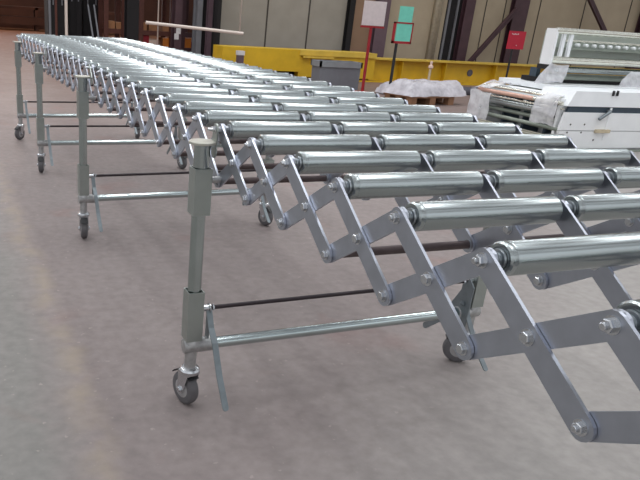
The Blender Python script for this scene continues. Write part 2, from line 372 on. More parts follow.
# ================================================================= FLOOR
def floor_mat():
    m=bpy.data.materials.new('worn_concrete'); m.use_nodes=True; nt=m.node_tree; N=nt.nodes; Lk=nt.links; b=N['Principled BSDF']; b.inputs['Specular IOR Level'].default_value=.13
    geo=N.new('ShaderNodeNewGeometry'); pos=geo.outputs['Position']
    def noise_(s,det=6,dist=0,sc=None):
        n=N.new('ShaderNodeTexNoise'); n.inputs['Scale'].default_value=s; n.inputs['Detail'].default_value=det; n.inputs['Distortion'].default_value=dist
        if sc: mp=N.new('ShaderNodeMapping'); mp.inputs['Scale'].default_value=sc; Lk.new(pos,mp.inputs[0]); Lk.new(mp.outputs[0],n.inputs['Vector'])
        else: Lk.new(pos,n.inputs['Vector'])
        return n.outputs['Fac']
    def ramp(f,a,b_,ca,cb):
        r=N.new('ShaderNodeValToRGB'); r.color_ramp.elements[0].position=a; r.color_ramp.elements[1].position=b_; r.color_ramp.elements[0].color=ca; r.color_ramp.elements[1].color=cb; Lk.new(f,r.inputs[0]); return r.outputs[0]
    def mix(f,a,c,mode='MIX'):
        x=N.new('ShaderNodeMix'); x.data_type='RGBA'; x.blend_type=mode
        if isinstance(f,float): x.inputs[0].default_value=f
        else: Lk.new(f,x.inputs[0])
        for i,s in((6,a),(7,c)):
            if isinstance(s,tuple): x.inputs[i].default_value=s
            else: Lk.new(s,x.inputs[i])
        return x.outputs[2]
    W=(1,1,1,1);K=(0,0,0,1)
    base=ramp(noise_(.9,4,.3),.30,.72,lin(FLOOR_A),lin(FLOOR_B))
    fine=ramp(noise_(26,8),.3,.75,(.88,.88,.88,1),(1.1,1.1,1.1,1))
    col=mix(1.0,base,fine,'MULTIPLY')
    sepx=N.new('ShaderNodeSeparateXYZ'); Lk.new(pos,sepx.inputs[0])
    def line(ax,ay,bx,by):
        # signed distance to the line and distance along it
        L=math.hypot(bx-ax,by-ay); nx,ny=-(by-ay)/L,(bx-ax)/L
        def dot(px,py,c):
            a=N.new('ShaderNodeMath'); a.operation='MULTIPLY'; Lk.new(sepx.outputs[0],a.inputs[0]); a.inputs[1].default_value=px
            q=N.new('ShaderNodeMath'); q.operation='MULTIPLY_ADD'; Lk.new(sepx.outputs[1],q.inputs[0]); q.inputs[1].default_value=py; Lk.new(a.outputs[0],q.inputs[2])
            r=N.new('ShaderNodeMath'); r.operation='ADD'; Lk.new(q.outputs[0],r.inputs[0]); r.inputs[1].default_value=c; return r.outputs[0]
        return dot(nx,ny,-(nx*ax+ny*ay)),dot((bx-ax)/L,(by-ay)/L,-((bx-ax)/L*ax+(by-ay)/L*ay))
    def math_(op,a,b_=0.0,clamp=False):
        q=N.new('ShaderNodeMath'); q.operation=op; q.use_clamp=clamp
        for i,s in((0,a),(1,b_)):
            if isinstance(s,(int,float)): q.inputs[i].default_value=s
            else: Lk.new(s,q.inputs[i])
        return q.outputs[0]
    # greener coating on the near-left side of a worn edge
    A=at(24,235,z=0);Bp=at(108,466,z=0)
    dd,al=line(A.x,A.y,Bp.x,Bp.y)
    wob=math_('MULTIPLY',math_('SUBTRACT',noise_(3.0,6),.5),.18)
    dn=math_('ADD',dd,wob)
    # tan patched strip
    wid=math_('SUBTRACT',.065,math_('ABSOLUTE',dn))
    strip=math_('MULTIPLY',wid,16.0,True)
    brk=ramp(noise_(9,5),.36,.6,K,W)
    col=mix(math_('MULTIPLY',math_('MULTIPLY',dn,-7.0,True),.6),col,mix(1.0,lin((126,128,123)),fine,'MULTIPLY'))
    col=mix(math_('MULTIPLY',math_('MULTIPLY',strip,brk),.42),col,lin((160,146,124)))
    # reddish rust smudges and dark scuffs
    col=mix(math_('MULTIPLY',ramp(noise_(2.2,3,.5),.60,.75,K,W),.30),col,lin((150,104,96)))
    col=mix(math_('MULTIPLY',ramp(noise_(1.6,5,1,(1,3,1)),.60,.78,K,W),.22),col,lin((92,84,84)))
    col=mix(math_('MULTIPLY',ramp(noise_(40,2),.68,.74,K,W),.30),col,lin((190,178,170)))
    # the grey-green bare concrete to the right, mauve coating to the left
    A=at(500,300,z=0);Bp=at(400,470,z=0); dr,_=line(A.x,A.y,Bp.x,Bp.y)
    g=math_('ADD',math_('MULTIPLY',math_('ADD',dr,wob),1.6),.5,True)
    col=mix(g,col,mix(1.0,lin((156,151,147)),fine,'MULTIPLY'))
    # warm light of the far bay, put into the floor colour as ochre
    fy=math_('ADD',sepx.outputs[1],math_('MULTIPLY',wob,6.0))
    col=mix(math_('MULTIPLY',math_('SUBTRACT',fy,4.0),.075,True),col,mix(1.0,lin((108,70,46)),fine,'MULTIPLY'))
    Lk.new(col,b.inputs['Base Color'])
    mr=N.new('ShaderNodeMapRange'); mr.inputs['To Min'].default_value=.42; mr.inputs['To Max'].default_value=.62; Lk.new(noise_(5,5),mr.inputs[0]); Lk.new(mr.outputs[0],b.inputs['Roughness'])
    bp=N.new('ShaderNodeBump'); bp.inputs['Strength'].default_value=.12; bp.inputs['Distance'].default_value=.004; Lk.new(noise_(60,6),bp.inputs['Height']); Lk.new(bp.outputs[0],b.inputs['Normal'])
    return m
FLOOR_A=(133,123,121); FLOOR_B=(147,137,134)
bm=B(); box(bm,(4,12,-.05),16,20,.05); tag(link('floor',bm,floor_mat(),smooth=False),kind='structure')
# ================================================================= BACK WALL (sheet bays and steel columns)
WU=V((.9997,.0245,0)); WN=V((-.0245,.9997,0)); WO=V((4.2,12.70,0)); UZ=V((0,0,1))
wp=(WO,WN)
def wall_u(px,py=45,off=0): return (at(px,py,pl=(WO+WN*off,WN))-WO).dot(WU)
def wpt(u,z=0,n=0): return WO+WU*u+WN*n+UZ*z
u0=wall_u(219); H=7.0
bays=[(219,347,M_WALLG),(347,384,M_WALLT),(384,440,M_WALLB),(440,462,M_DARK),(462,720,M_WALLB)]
for a,b_,m in bays:
    bm=B(); ua,ub=wall_u(a),wall_u(b_); obox(bm,wpt(ua),WU*(ub-ua),WN*.12,UZ*H)
    tag(link('wall_back',bm,m,smooth=False),kind='structure')
bm=B()
for px in (264,305): u=wall_u(px); obox(bm,wpt(u,0,-.008),WU*.028,WN*.01,UZ*H)
for u in [wall_u(q_) for q_ in (478,497,531,575,620)]: obox(bm,wpt(u,0,-.012),WU*.018,WN*.012,UZ*H)
tag(link('trim_1',bm,M_SEAM,smooth=False),kind='structure')
bm=B(); u=wall_u(427); obox(bm,wpt(u,0,-.10),WU*.17,WN*.10,UZ*H); tag(link('trim_2',bm,mat('pale_column_paint',(182,172,152),.7)),kind='structure')
def ibeam(px,wpx,m,label,n=-.16,depth=.14,name='steel_column'):
    u=wall_u(px,45,n); w=wall_u(px+wpx,45,n)-u; o=wpt(u,0,n)
    r=thing(name,o,label,'column')
    bm=B(); obox(bm,o,WU*w,WN*.018,UZ*H); link('front_flange',bm,m,r,smooth=False)
    bm=B(); obox(bm,o+WU*(w/2-.008)+WN*.018,WU*.016,WN*(depth-.036),UZ*H); link('web',bm,m,r,smooth=False)
    bm=B(); obox(bm,o+WN*(depth-.018),WU*w,WN*.018,UZ*H); link('rear_flange',bm,m,r,smooth=False)
ibeam(207,12,M_MARL,'faded maroon steel column at the left end of the grey wall')
ibeam(345.5,5,M_DARK,'thin near-black upright between the grey and tan wall bays')
ibeam(373,12,M_MARL,'faded maroon steel column behind the pale sign on the red pole')
ibeam(459,9,M_MAR,'maroon steel column at the right of the dark doorway')
ibeam(507,14,M_MAR,'maroon steel column behind the crimson board')
ibeam(636,16,M_MAR,'maroon steel column beyond the upper rail unit at the right')
def brace(p0,p1,label,w=.10):
    a=at(*p0,pl=(WO-WN*.30,WN)); b_=at(*p1,pl=(WO-WN*.30,WN)); d_=(b_-a).normalized(); q=d_.cross(WN)
    bm=B(); prism(bm,[a+q*w/2,a-q*w/2,b_-q*w/2,b_+q*w/2],WN*.02); obox(bm,a-q*.01,d_*(b_-a).length,q*.02,WN*.12)
    tag(link('diagonal_brace',bm,M_MAR,smooth=False),label,'brace')
brace((467,66),(519,8),'maroon diagonal brace left of the column behind the crimson board')
brace((606,32),(588,-8),'maroon diagonal brace above the upper rail unit')
# dark doorway details
bm=B(); ua,ub=wall_u(441),wall_u(460)
obox(bm,wpt(ua,0,-.03),WU*.05,WN*.03,UZ*3.2); obox(bm,wpt(ub-.05,0,-.03),WU*.05,WN*.03,UZ*3.2); obox(bm,wpt((ua+ub)/2-.02,0,-.03),WU*.04,WN*.03,UZ*3.2)
tag(link('door_1',bm,M_GCOL,smooth=False),kind='structure')
# far end of the hall, side return and ceiling joists beyond
bm=B(); box(bm,(4,30,3.5),16,.1,3.5); tag(link('wall_far',bm,M_FAR,smooth=False),kind='structure')
bm=B(); box(bm,(-.4,28.2,.36),6,.5,.14); box(bm,(-.4,28.2,.82),6,.4,.05)
for i in range(7): box(bm,(-6.2+1.93*i,28.2,.43),.06,.4,.43)
tag(link('storage_bench',bm,M_FAR,smooth=False),'long low brown bench against the far end of the hall','bench')
# ================================================================= YELLOW GIRDER
g0=at(262,79,z=0); g0=V((g0.x,g0.y,0)); 
def gu(px,py=60,off=0): return (at(px,py,pl=(g0+WN*off,WN))-g0).dot(WU)
def gz(px,py,off=0): return at(px,py,pl=(g0+WN*off,WN)).z
gir=thing('yellow_girder',g0,'long yellow steel girder lying on the floor along the back wall','girder')
uL=gu(222); uM=gu(300); uE=gu(376); uR=gu(640)+1.2; zt1=gz(300,50); zt2=.455
def gb(name,u_a,u_b,z0,z1,n0,n1,m):
    bm=B(); obox(bm,g0+WU*u_a+WN*n0+UZ*z0,WU*(u_b-u_a),WN*(n1-n0),UZ*(z1-z0)); return link(name,bm,m,gir,smooth=False)
gb('end_box',uL,uM,gz(280,71),zt1,0,.5,M_YEL)
gb('end_foot',uM,uE,.06,zt1-.09,.02,.5,M_YEL)
gb('top_plate',uM-.02,uE,zt1-.09,zt1,-.02,.5,M_YELT)
gb('ledge',gu(302),gu(332),gz(315,57)-.02,gz(315,57)+.01,-.07,0,M_YELT)
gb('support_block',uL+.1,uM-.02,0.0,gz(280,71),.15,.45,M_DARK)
gb('web',uE,uR,.03,zt2-.02,.18,.24,M_YEL)
gb('top_flange',uE,uR,zt2-.03,zt2,.02,.36,M_YELT)
gb('bottom_flange',uM,uR,0,.03,.02,.40,M_YEL)
for px in (405,449,500): 
    u=gu(px); gb('stiffener',u,u+.02,.03,zt2-.03,.05,.18,M_YEL)
bm=B(); c=at(470,73,pl=(g0+WN*.17,WN)); lathe(bm,c,WN,[(0,.07),(.012,.07)],20); link('round_patch',bm,M_CARGO,gir)
# bollard and small posts by the girder
def simple(name,label,cat,parts,loc,group=None):
    r=thing(name,loc,label,cat,group)
    for nm,fn,m,sm in parts:
        bm=B(); fn(bm); link(nm,bm,m,r,smooth=sm)
    return r
b0=at(238,76,z=0); b0=V((b0.x-.05,g0.y-.35,0))
zc=at(240,55,Y=b0.y).z; xc=at(240,58,Y=b0.y).x
simple('bollard','grey bollard with white cap in front of the yellow girder','bollard',[
 ('post',lambda bm:box(bm,(xc,b0.y,zc/2),.055,.055,zc/2,0,.01),M_MARL,False),
 ('cap',lambda bm:box(bm,(xc,b0.y,zc+.035),.065,.065,.035,0,.015),M_PAPER,False)],(xc,b0.y,0))
gd=at(429,77,pl=(g0+WN*-.05,WN))
simple('floor_fitting','small cream fitting on a stem standing against the yellow girder','fitting',[
 ('stem',lambda bm:tube(bm,V((gd.x,gd.y,0)),V((gd.x,gd.y,.30)),.025,12),M_BEIGE,True),
 ('head',lambda bm:lathe(bm,V((gd.x,gd.y,.30)),UZ,[(0,.03),(.02,.05),(.06,.045),(.08,.02),(.12,.03),(.15,.02)],14),M_BOXW,True)],(gd.x,gd.y,0))
# grey pipe lying behind the pallet
bm=B(); a=at(456,91,z=.06); b_=at(488,92,z=.06); tube(bm,a,b_+(b_-a)*2,.075,18); tag(link('floor_pipe',bm,M_CARGO),'thick dark grey pipe lying on the floor before the girder','pipe')
# ================================================================= GREY TUB
def tub():
    c0=at(325,88,z=0); c1=at(360,94,z=0); u=(c1-c0); u=V((1,-.05,0)).normalized(); wv=V((.05,1,0)).normalized()
    Yf=9.75; t0=at(321,60,Y=Yf); t1=at(363,64,Y=Yf); zt=(t0.z+t1.z)/2; W=t1.x-t0.x; D=.36
    r=thing('plastic_tub',((t0.x+t1.x)/2,Yf+D/2,0),'large dark grey plastic tub in front of the yellow girder','tub')
    bm=B(); o=V((t0.x,Yf,0)); ins=.03; z1=zt-.09
    bot_=[o+V((ins,ins,0)),o+V((W-ins*.6,ins,0)),o+V((W-ins*.6,D-ins,0)),o+V((ins,D-ins,0))]
    tp=[o+V((.02,.02,z1)),o+V((W-.02,.02,z1)),o+V((W-.02,D-.02,z1)),o+V((.02,D-.02,z1))]
    vb=[bm.verts.new(p) for p in bot_]; vt=[bm.verts.new(p) for p in tp]
    vi=[bm.verts.new(p+V((sx*.02,sy*.02,0))) for p,(sx,sy) in zip(tp,((1,1),(-1,1),(-1,-1),(1,-1)))]
    vj=[bm.verts.new(p+V((sx*.02,sy*.02,.03))) for p,(sx,sy) in zip(bot_,((1,1),(-1,1),(-1,-1),(1,-1)))]
    bm.faces.new(vb[::-1]); bm.faces.new(vj)
    for i in range(4):
        j=(i+1)%4; bm.faces.new((vb[i],vb[j],vt[j],vt[i])); bm.faces.new((vt[i],vt[j],vi[j],vi[i])); bm.faces.new((vi[i],vi[j],vj[j],vj[i]))
    link('tub_body',bm,M_BIN,r,smooth=False)
    bm=B()
    for (a,b_) in (((0,0),(1,0)),((1,0),(1,1)),((1,1),(0,1)),((0,1),(0,0))):
        pa=o+V((a[0]*W,a[1]*D,z1)); pb=o+V((b_[0]*W,b_[1]*D,z1)); d_=(pb-pa); nn=UZ.cross(d_).normalized()
        obox(bm,pa,d_,nn*.03,UZ*.09)
    link('rim',bm,M_BINR,r,smooth=False)
    for f in (.25,.5,.75): bm=B(); obox(bm,o+V((W*f-.012,.028,.05)),V((.024,0,0)),V((0,.03,0)),UZ*(z1-.06)); link('rib',bm,M_BIN,r,smooth=False)
tub()
# ================================================================= SIGN STANDS
def sign_stand(base,toppx,polem,label,extra):
    b=at(*base,z=0); ztop=at(*toppx,Y=b.y).z
    r=thing('sign_stand',b,label,'sign')
    bm=B(); tube(bm,b+UZ*.015,V((b.x,b.y,ztop)),.024 if polem is M_RED else .022,14); link('pole',bm,polem,r)
    extra(r,b,ztop)
def sg1(r,b,zt):
    bm=B(); box(bm,(b.x,b.y,.01),.17,.14,.01); link('base_plate',bm,M_RED,r,smooth=False)
    bm=B(); box(bm,(b.x+.01,b.y-.02,zt+.0),.21,.012,.015); link('tray',bm,M_RED,r,smooth=False)
    bm=B(); box(bm,(b.x+.01,b.y-.02,zt+.20),.20,.006,.18); link('sign_panel',bm,M_PINK,r,smooth=False)
sign_stand((362,93),(373,27),M_RED,'red pole sign stand holding a pale pinkish sign panel',sg1)
def sg2(r,b,zt):
    bm=B(); lathe(bm,b,UZ,[(0,.09),(.015,.09),(.03,.04),(.12,.03)],18); link('base_foot',bm,M_TEALD,r)
    y=b.y-.03; a=at(392,22,Y=y); c=at(416,44,Y=y); x0,x1=at(392,40,Y=y).x,at(411,43,Y=y).x; z0,z1=zt-.01,at(400,22,Y=y).z
    bm=B(); t=.035
    for (xa,xb,za,zb) in ((x0,x1,z0,z0+t),(x0,x1,z1-t*.6,z1),(x0,x0+t,z0,z1),(x1-t*.6,x1,z0,z1)): obox(bm,V((xa,y,za)),V((xb-xa,0,0)),V((0,.02,0)),UZ*(zb-za))
    link('frame',bm,M_RED,r,smooth=False)
    bm=B(); obox(bm,V((x0+.05,y+.004,z0+t)),V((x1-x0-.07,0,0)),V((0,.004,0)),UZ*(z1-z0-t*1.6)); obox(bm,V((x0+.06,y+.004,z1)),V((x1-x0-.10,0,0)),V((0,.004,0)),UZ*.22)
    link('paper_sheet',bm,M_TEAL,r,smooth=False)
sign_stand((388,99),(401,43),M_BLK,'black pole sign stand with teal sheet in a red frame',sg2)
def sg3():
    Y=8.6; p=at(505,73,Y=Y); t=at(512,48,Y=Y)
    x0=at(505,49,Y=Y).x; x1=at(520,49,Y=Y).x+.03; z0=at(512,49,Y=Y).z; z1=at(515,31,Y=Y).z; xm=(x0+x1)/2-.02
    r=thing('sign_stand',(xm,Y,0),'black pole stand with a solid crimson board behind the film-wrapped bed','sign')
    bm=B(); tube(bm,V((xm,Y,.015)),V((xm,Y,z0+.05)),.016,12); link('pole',bm,M_BLK,r)
    bm=B(); box(bm,(xm,Y,.0075),.13,.13,.0075); link('base_plate',bm,M_BLK,r,smooth=False)
    bm=B(); obox(bm,V((x0,Y-.03,z0)),V((x1-x0,0,0)),V((0,.015,0)),UZ*(z1-z0)); b=link('board',bm,M_REDB,r,smooth=False)
    bm=B()
    for i in range(5): obox(bm,V((x0+.05+.028*i,Y-.033,z1-.05-.006*(i%2))),V((.018,0,0)),V((0,.003,0)),UZ*.014)
    obox(bm,V((xm+.03,Y-.033,z0+.05)),V((.012,0,0)),V((0,.003,0)),UZ*.014)
    link('white_mark',bm,M_PAPER,b,smooth=False)
sg3()
# ================================================================= PALLET WITH WRAPPED LOAD
pa=at(402,104,z=0); 
pa=V((5.22,7.90,0)); pu=V((.975,.222,0)); pv=V((-.222,.975,0)); PW=.92; PD=.52
pal=thing('wooden_pallet',pa+pu*PW/2+pv*PD/2,'small wooden pallet on the floor under the film-wrapped load','pallet')
bm=B()
for i in range(6): obox(bm,pa+pv*(i*PD/5.6)+UZ*.105,pu*PW,pv*.095,UZ*.018)
link('deck_boards',bm,M_WOOD,pal,smooth=False)
for i in range(3):
    for j in range(3):
        bm=B(); obox(bm,pa+pu*(i*(PW-.12)/2)+pv*(j*(PD-.1)/2)+UZ*.018,pu*.12,pv*.10,UZ*.087); link('block',bm,M_WOOD,pal,smooth=False)
    bm=B(); obox(bm,pa+pu*(i*(PW-.12)/2),pu*.12,pv*PD,UZ*.018); link('bottom_board',bm,M_WOOD,pal,smooth=False)
def lumpy(bm,o,u,v,w,d,h,nx=22,ny=12,amp=.05,seed=0,edge=.18,skirt=True):
    g={}
    for i in range(nx+1):
        for j in range(ny+1):
            fx,fy=i/nx,j/ny; ed=min(min(fx,1-fx)*w,min(fy,1-fy)*d)
            k=min(1,ed/edge); k=math.sin(k*PI/2)
            n1=noise.noise(V((fx*w*3+seed,fy*d*3,0)))+.5*noise.noise(V((fx*w*9+seed,fy*d*9,3)))
            g[i,j]=bm.verts.new(o+u*(fx*w)+v*(fy*d)+UZ*(h*k+amp*n1*(.3+.7*k)+.012))
    for i in range(nx):
        for j in range(ny): bm.faces.new((g[i,j],g[i+1,j],g[i+1,j+1],g[i,j+1]))
ld=thing('wrapped_load',pa+pu*PW/2+pv*PD/2+UZ*.125,'lumpy grey load under milky stretch film on the wooden pallet','load')
for i,(a,w_,h_) in enumerate(((.05,.42,.12),(.50,.37,.09))): bm=B(); obox(bm,pa+pu*a+pv*.08+UZ*.1235,pu*w_,pv*.38,UZ*h_); link('cargo',bm,M_CARGO,ld,smooth=False)
bm=B(); lumpy(bm,pa-pu*.06-pv*.05+UZ*.12,pu,pv,PW+.30,PD+.1,.19,30,18,.05,2,.16)
f=link('stretch_film',bm,M_FILM2,ld); f.modifiers.new('s','SOLIDIFY').thickness=.003
l2=at(369,92,z=0); l3=at(402,98,z=0)
q0=V((4.95,8.75,0))
ld2=thing('wrapped_load',(6.0,9.25,0),'low flat grey load under film on the floor between the two sign stands','load')
bm=B(); obox(bm,V((5.70,9.06,0)),V((.60,.05,0)),V((-.03,.40,0)),UZ*.14); link('cargo',bm,M_CARGO,ld2,smooth=False)
bm=B(); lumpy(bm,V((5.62,8.98,.005)),V((1,.08,0)),V((-.06,1,0)),.80,.54,.17,22,14,.03,7,.12)
f=link('stretch_film',bm,M_FILM2,ld2); f.modifiers.new('s','SOLIDIFY').thickness=.003
# ================================================================= WHITE BED UNIT (lower) wrapped in film
A=V((4.76,4.72,0)); Bq=V((4.76,5.98,0)); l=V((0,1,0)); LL=(Bq-A).length; rr=V((1,0,0)); W2=2.3
ZA=at(600,131,Y=4.72).z; ZB=at(600,113,Y=4.72).z; ZC=at(600,107,Y=4.72).z; ZD=at(600,92,Y=4.72).z
bed=thing('conveyor_bed',A+l*LL/2+rr*1.2,'low white machine bed with slate stripe on its front panel, beside the roller conveyor','machine')
def ppr(name,pts,vec,m,par=bed,sm=False):
    bm=B(); prism(bm,pts,vec); return link(name,bm,m,par,smooth=sm)
def pf(px,py,n=0): return at(px,py,Y=A.y-n)
FN=V((0,1,0))
# front panels stand in the plane through A along rr
fl=ppr('front_panel',[A+UZ*.03+rr*.03,A+rr*W2+UZ*.03,A+rr*W2+UZ*(ZA-.004),A+UZ*(ZA-.004)],FN*.03,M_WHITE)
ppr('front_panel',[A+UZ*(ZA+.003),A+rr*W2+UZ*(ZA+.003),A+rr*W2+UZ*ZB,A+UZ*ZB+rr*.03],FN*.03,M_WHITE)
ppr('slate_stripe',[A+UZ*ZB+rr*.06+FN*.015,A+rr*W2+UZ*ZB+FN*.015,A+rr*W2+UZ*ZC+FN*.015,A+UZ*ZC+rr*.08+FN*.015],FN*.03,M_STRIPE)
cv=[A+UZ*ZC+rr*.03,A+rr*W2+UZ*ZC,A+rr*W2+UZ*ZD+FN*.01,A+UZ*ZD+FN*.01+rr*.11]
ppr('top_cover',cv,FN*.42,M_WHITE2)
ppr('base_ledge',[A+FN*-.06+rr*.0,A+rr*W2+FN*-.06,A+rr*W2+FN*.0,A+rr*.0],UZ*.012,M_GREENG)
# holes, latch, beige block on the front panel
for px,py in ((570.5,124.5),(584.5,124.5),(567,132.5),(581,132.5),(593,140)):
    bm=B(); c=pf(px,py,.001); lathe(bm,c,-FN,[(0,.009),(.002,.009)],10); link('screw_hole',bm,M_HOLE,fl)
c=pf(601,131); ppr('beige_block',[c-rr*.09-UZ*.016,c+rr*.09-UZ*.016,c+rr*.09+UZ*.016,c-rr*.09+UZ*.016],-FN*.03,M_BEIGE)
c0=pf(599,119.5,.03); c1=pf(611,111.5,.03)
bm=B(); tube(bm,c0,c1,.016,12,.003); tube(bm,c1,c1+FN*.05,.012,10); link('latch_handle',bm,M_LEVER,bed)
for px in (613,617): bm=B(); c=pf(px,96,.0)+FN*.0; tube(bm,c,c+UZ*.05,.012,10); link('cover_clip',bm,M_BLK,bed)
# corner post between panels with white vertical strap
c=pf(608,120); ppr('vertical_joint',[c-rr*.012+UZ*(-.20),c+rr*.012-UZ*.20,c+rr*.012+UZ*.12,c-rr*.012+UZ*.12],-FN*.006,M_WHITE2)
# the left side: chassis, rails and rollers running away
def sidebar(name,off,z,rad,m,s0=.02,s1=1.0):
    bm=B(); tube(bm,A+l*(LL*s0)+rr*off+UZ*z,A+l*(LL*s1)+rr*off+UZ*z,rad,16); return link(name,bm,m,bed)
ppr('chassis',[A+l*.06+rr*.36,A+l*LL+rr*.36,A+l*LL+rr*W2,A+l*.06+rr*W2],UZ*.36,M_WHITE)
ppr('deck',[A+l*.44+rr*.16+UZ*.435,A+l*LL+rr*.16+UZ*.435,A+l*LL+rr*W2+UZ*.435,A+l*.44+rr*W2+UZ*.435],UZ*.03,M_WHITE2)
sidebar('pinkish_rail',.0,.455,.022,M_COPPER,.33,1)
sidebar('end_rail',.0,.455,.020,M_CHROME,.03,.33)
sidebar('polished_rail',.02,.405,.010,M_CHROME)
sidebar('grey_tube',.08,.345,.035,M_ROLL)
sidebar('grey_tube',.10,.27,.022,M_GREENG,.06,.98)
sidebar('lower_beam',.02,.205,.022,M_GREENG)
sidebar('deck_rail',.06,.50,.014,M_CHROME,.1,1)
sidebar('deck_rail',.20,.505,.020,M_WHITE2,.05,1)
sidebar('deck_rail',.42,.50,.014,M_CHROME,.3,1)
sidebar('deck_rail',.70,.50,.022,M_WHITE2,.3,1)
for s_ in (.05,.95):
    o_=A+l*(LL*s_)+rr*.005
    ppr('end_plate',[o_+UZ*.03,o_+rr*.5+UZ*.03,o_+rr*.5+UZ*.50,o_+UZ*.50],l*.03,M_WHITE)
for s_ in (.25,.5,.75):
    o_=A+l*(LL*s_)+rr*.14; ppr('cross_rib',[o_,o_+rr*.22,o_+rr*.22+UZ*.43,o_+UZ*.43],l*.03,M_STRIPE)
# stack of bright slats leaning at the foot of the bed
for i in range(5):
    bm=B(); o_=A-rr*(.09+.05*i)+l*.04
    obox(bm,o_,l*1.0,-rr*.03,UZ*(.155-.012*i))
    tag(link('metal_slat',bm,M_CHROME,smooth=False),'bright metal slat standing on edge in the row along the foot of the white bed','slat','metal slats along the white bed')
# stretch film round the far end of the bed
def drape(name,pts_grid,m,par,seed=0,amp=.02):
    """pts_grid: rows of points; wrinkled sheet"""
    bm=B(); R=len(pts_grid); K=len(pts_grid[0]); sub=6; g={}
    def P(i,j): return pts_grid[i][j]
    for a in range((R-1)*sub+1):
        for b in range((K-1)*sub+1):
            i=min(a//sub,R-2); j=min(b//sub,K-2); fa=a/sub-i; fb=b/sub-j
            p=P(i,j)*(1-fa)*(1-fb)+P(i+1,j)*fa*(1-fb)+P(i,j+1)*(1-fa)*fb+P(i+1,j+1)*fa*fb
            nv=V((noise.noise(p*6+V((seed,0,0))),noise.noise(p*6+V((0,seed+5,0))),noise.noise(p*7+V((0,0,seed+9)))))
            g[a,b]=bm.verts.new(p+nv*amp)
    for a in range((R-1)*sub):
        for b in range((K-1)*sub): bm.faces.new((g[a,b],g[a+1,b],g[a+1,b+1],g[a,b+1]))
    o=link(name,bm,m,par); o.modifiers.new('s','SOLIDIFY').thickness=.002; return o
E0=A+l*(LL*.78)-rr*.05; E1=Bq-rr*.05+l*.05; E2=Bq+rr*.5+l*.05
drape('stretch_film',[[E0+UZ*.02,E1+UZ*.02,E2+UZ*.02],[E0+UZ*.25-rr*.02,E1+UZ*.25-rr*.02,E2+UZ*.25],[E0+UZ*.44,E1+UZ*.46,E2+UZ*.50]],M_FILM,bed,1,.035)
drape('stretch_film',[[A+l*(LL*.85)-rr*.03+UZ*.48,E1+UZ*.48],[A+l*(LL*.80)+rr*.2+UZ*.54,Bq+rr*.2+l*.05+UZ*.55],[A+l*(LL*.80)+rr*.5+UZ*.53,Bq+rr*.5+l*.05+UZ*.52]],M_FILM,bed,3,.04)
F0=A+l*.03-rr*.05; F1=A+l*.33-rr*.05
drape('stretch_film',[[F0+UZ*.22,F1+UZ*.24],[F0+UZ*.34-rr*.03,F1+UZ*.36-rr*.02],[F0+UZ*.49,F1+UZ*.49],[F0+UZ*.53+rr*.15+l*.1,F1+UZ*.53+rr*.12]],M_FILM,bed,11,.03)
# ================================================================= UPPER RAIL UNIT standing on the bed
Y0=5.45; xl=at(549,60,Y=Y0).x
def uz(px,py): return at(px,py,Y=Y0).z
zlo=ZD+.006; z_bot=uz(560,60); z_top=uz(565,31); X1=xl+2.0
uu=thing('rail_unit',(xl+1.2,Y0+.25,zlo),'upright unit of bright horizontal rails and bumps standing on the white bed','machine')
def hb(name,z,r,m,y=0,x0=.0,n=18,x1=X1):
    bm=B(); tube(bm,V((xl+x0,Y0+y,z)),V((x1,Y0+y,z)),r,n); return link(name,bm,m,uu)
def ub(name,xa,xb,ya,yb,za,zb,m):
    bm=B(); obox(bm,V((xa,ya,za)),V((xb-xa,0,0)),V((0,yb-ya,0)),UZ*(zb-za)); return link(name,bm,m,uu,smooth=False)
hb('top_rail',z_top,.032,M_CHROME)
ub('back_sheet',xl+.04,X1,Y0+.16,Y0+.18,z_bot-.02,z_top,M_SHEET)
hb('middle_rail',z_top-.095,.014,M_CHROME,.10,.25)
ub('shelf',xl+.1,X1,Y0+.02,Y0+.16,(z_top+z_bot)/2-.035,(z_top+z_bot)/2-.02,M_GREENG)
for i in range(16):
    bm=B(); c=V((xl+.30+i*.115,Y0+.07,(z_top+z_bot)/2+.012)); lathe(bm,c,V((0,-1,0)),[(-.03,.020),(.012,.020),(.020,.016),(.024,.006)],14); link('bump_stop',bm,M_WHITE2,uu)
hb('lower_rail',z_bot,.038,M_CHROME,0,.02)
hb('grey_bar',z_bot-.10,.035,M_ROLL,.08,.10)
hb('grey_bar',z_bot-.19,.045,M_GREENG,.16,.10)
ub('dark_skid',xl+.05,X1,Y0+.12,Y0+.4,zlo,zlo+.05,M_DARK)
ub('end_plate',xl-.005,xl+.02,Y0-.03,Y0+.12,z_bot-.05,z_top+.02,M_WHITE)
ub('end_foot',xl-.01,xl+.05,Y0-.03,Y0+.14,z_bot-.10,z_bot-.052,M_BLK)
ub('end_post',xl+.06,xl+.11,Y0+.2,Y0+.3,zlo+.05,z_bot-.10,M_STRIPE)
for x in (.11,.21): ub('end_strap',xl+x,xl+x+.04,Y0-.01,Y0+.02,z_bot+.03,z_top-.03,M_WHITE2)
bm=B(); obox(bm,V((xl-.05,Y0-.22,zlo-.06)),V((X1-xl,0,0)),V((0,.85,0)),UZ*.055); link('rear_deck',bm,M_WHITE2,bed,smooth=False)
for x_ in (xl+.05,xl+.9,xl+1.7):
    bm=B(); obox(bm,V((x_,Y0-.05,.466)),V((.08,0,0)),V((0,.5,0)),UZ*(zlo-.06-.466)); link('deck_support',bm,M_STRIPE,bed,smooth=False)
a=at(540,84,Y=Y0-.35); 
def yp(px,py,y): return at(px,py,Y=y)
drape('stretch_film',[[yp(534,82,Y0-.1),yp(562,84,Y0-.1)],[yp(541,73,Y0-.06),yp(566,77,Y0-.06)],[yp(552,63,Y0-.04),yp(569,66,Y0-.04)]],M_FILM,uu,21,.02)
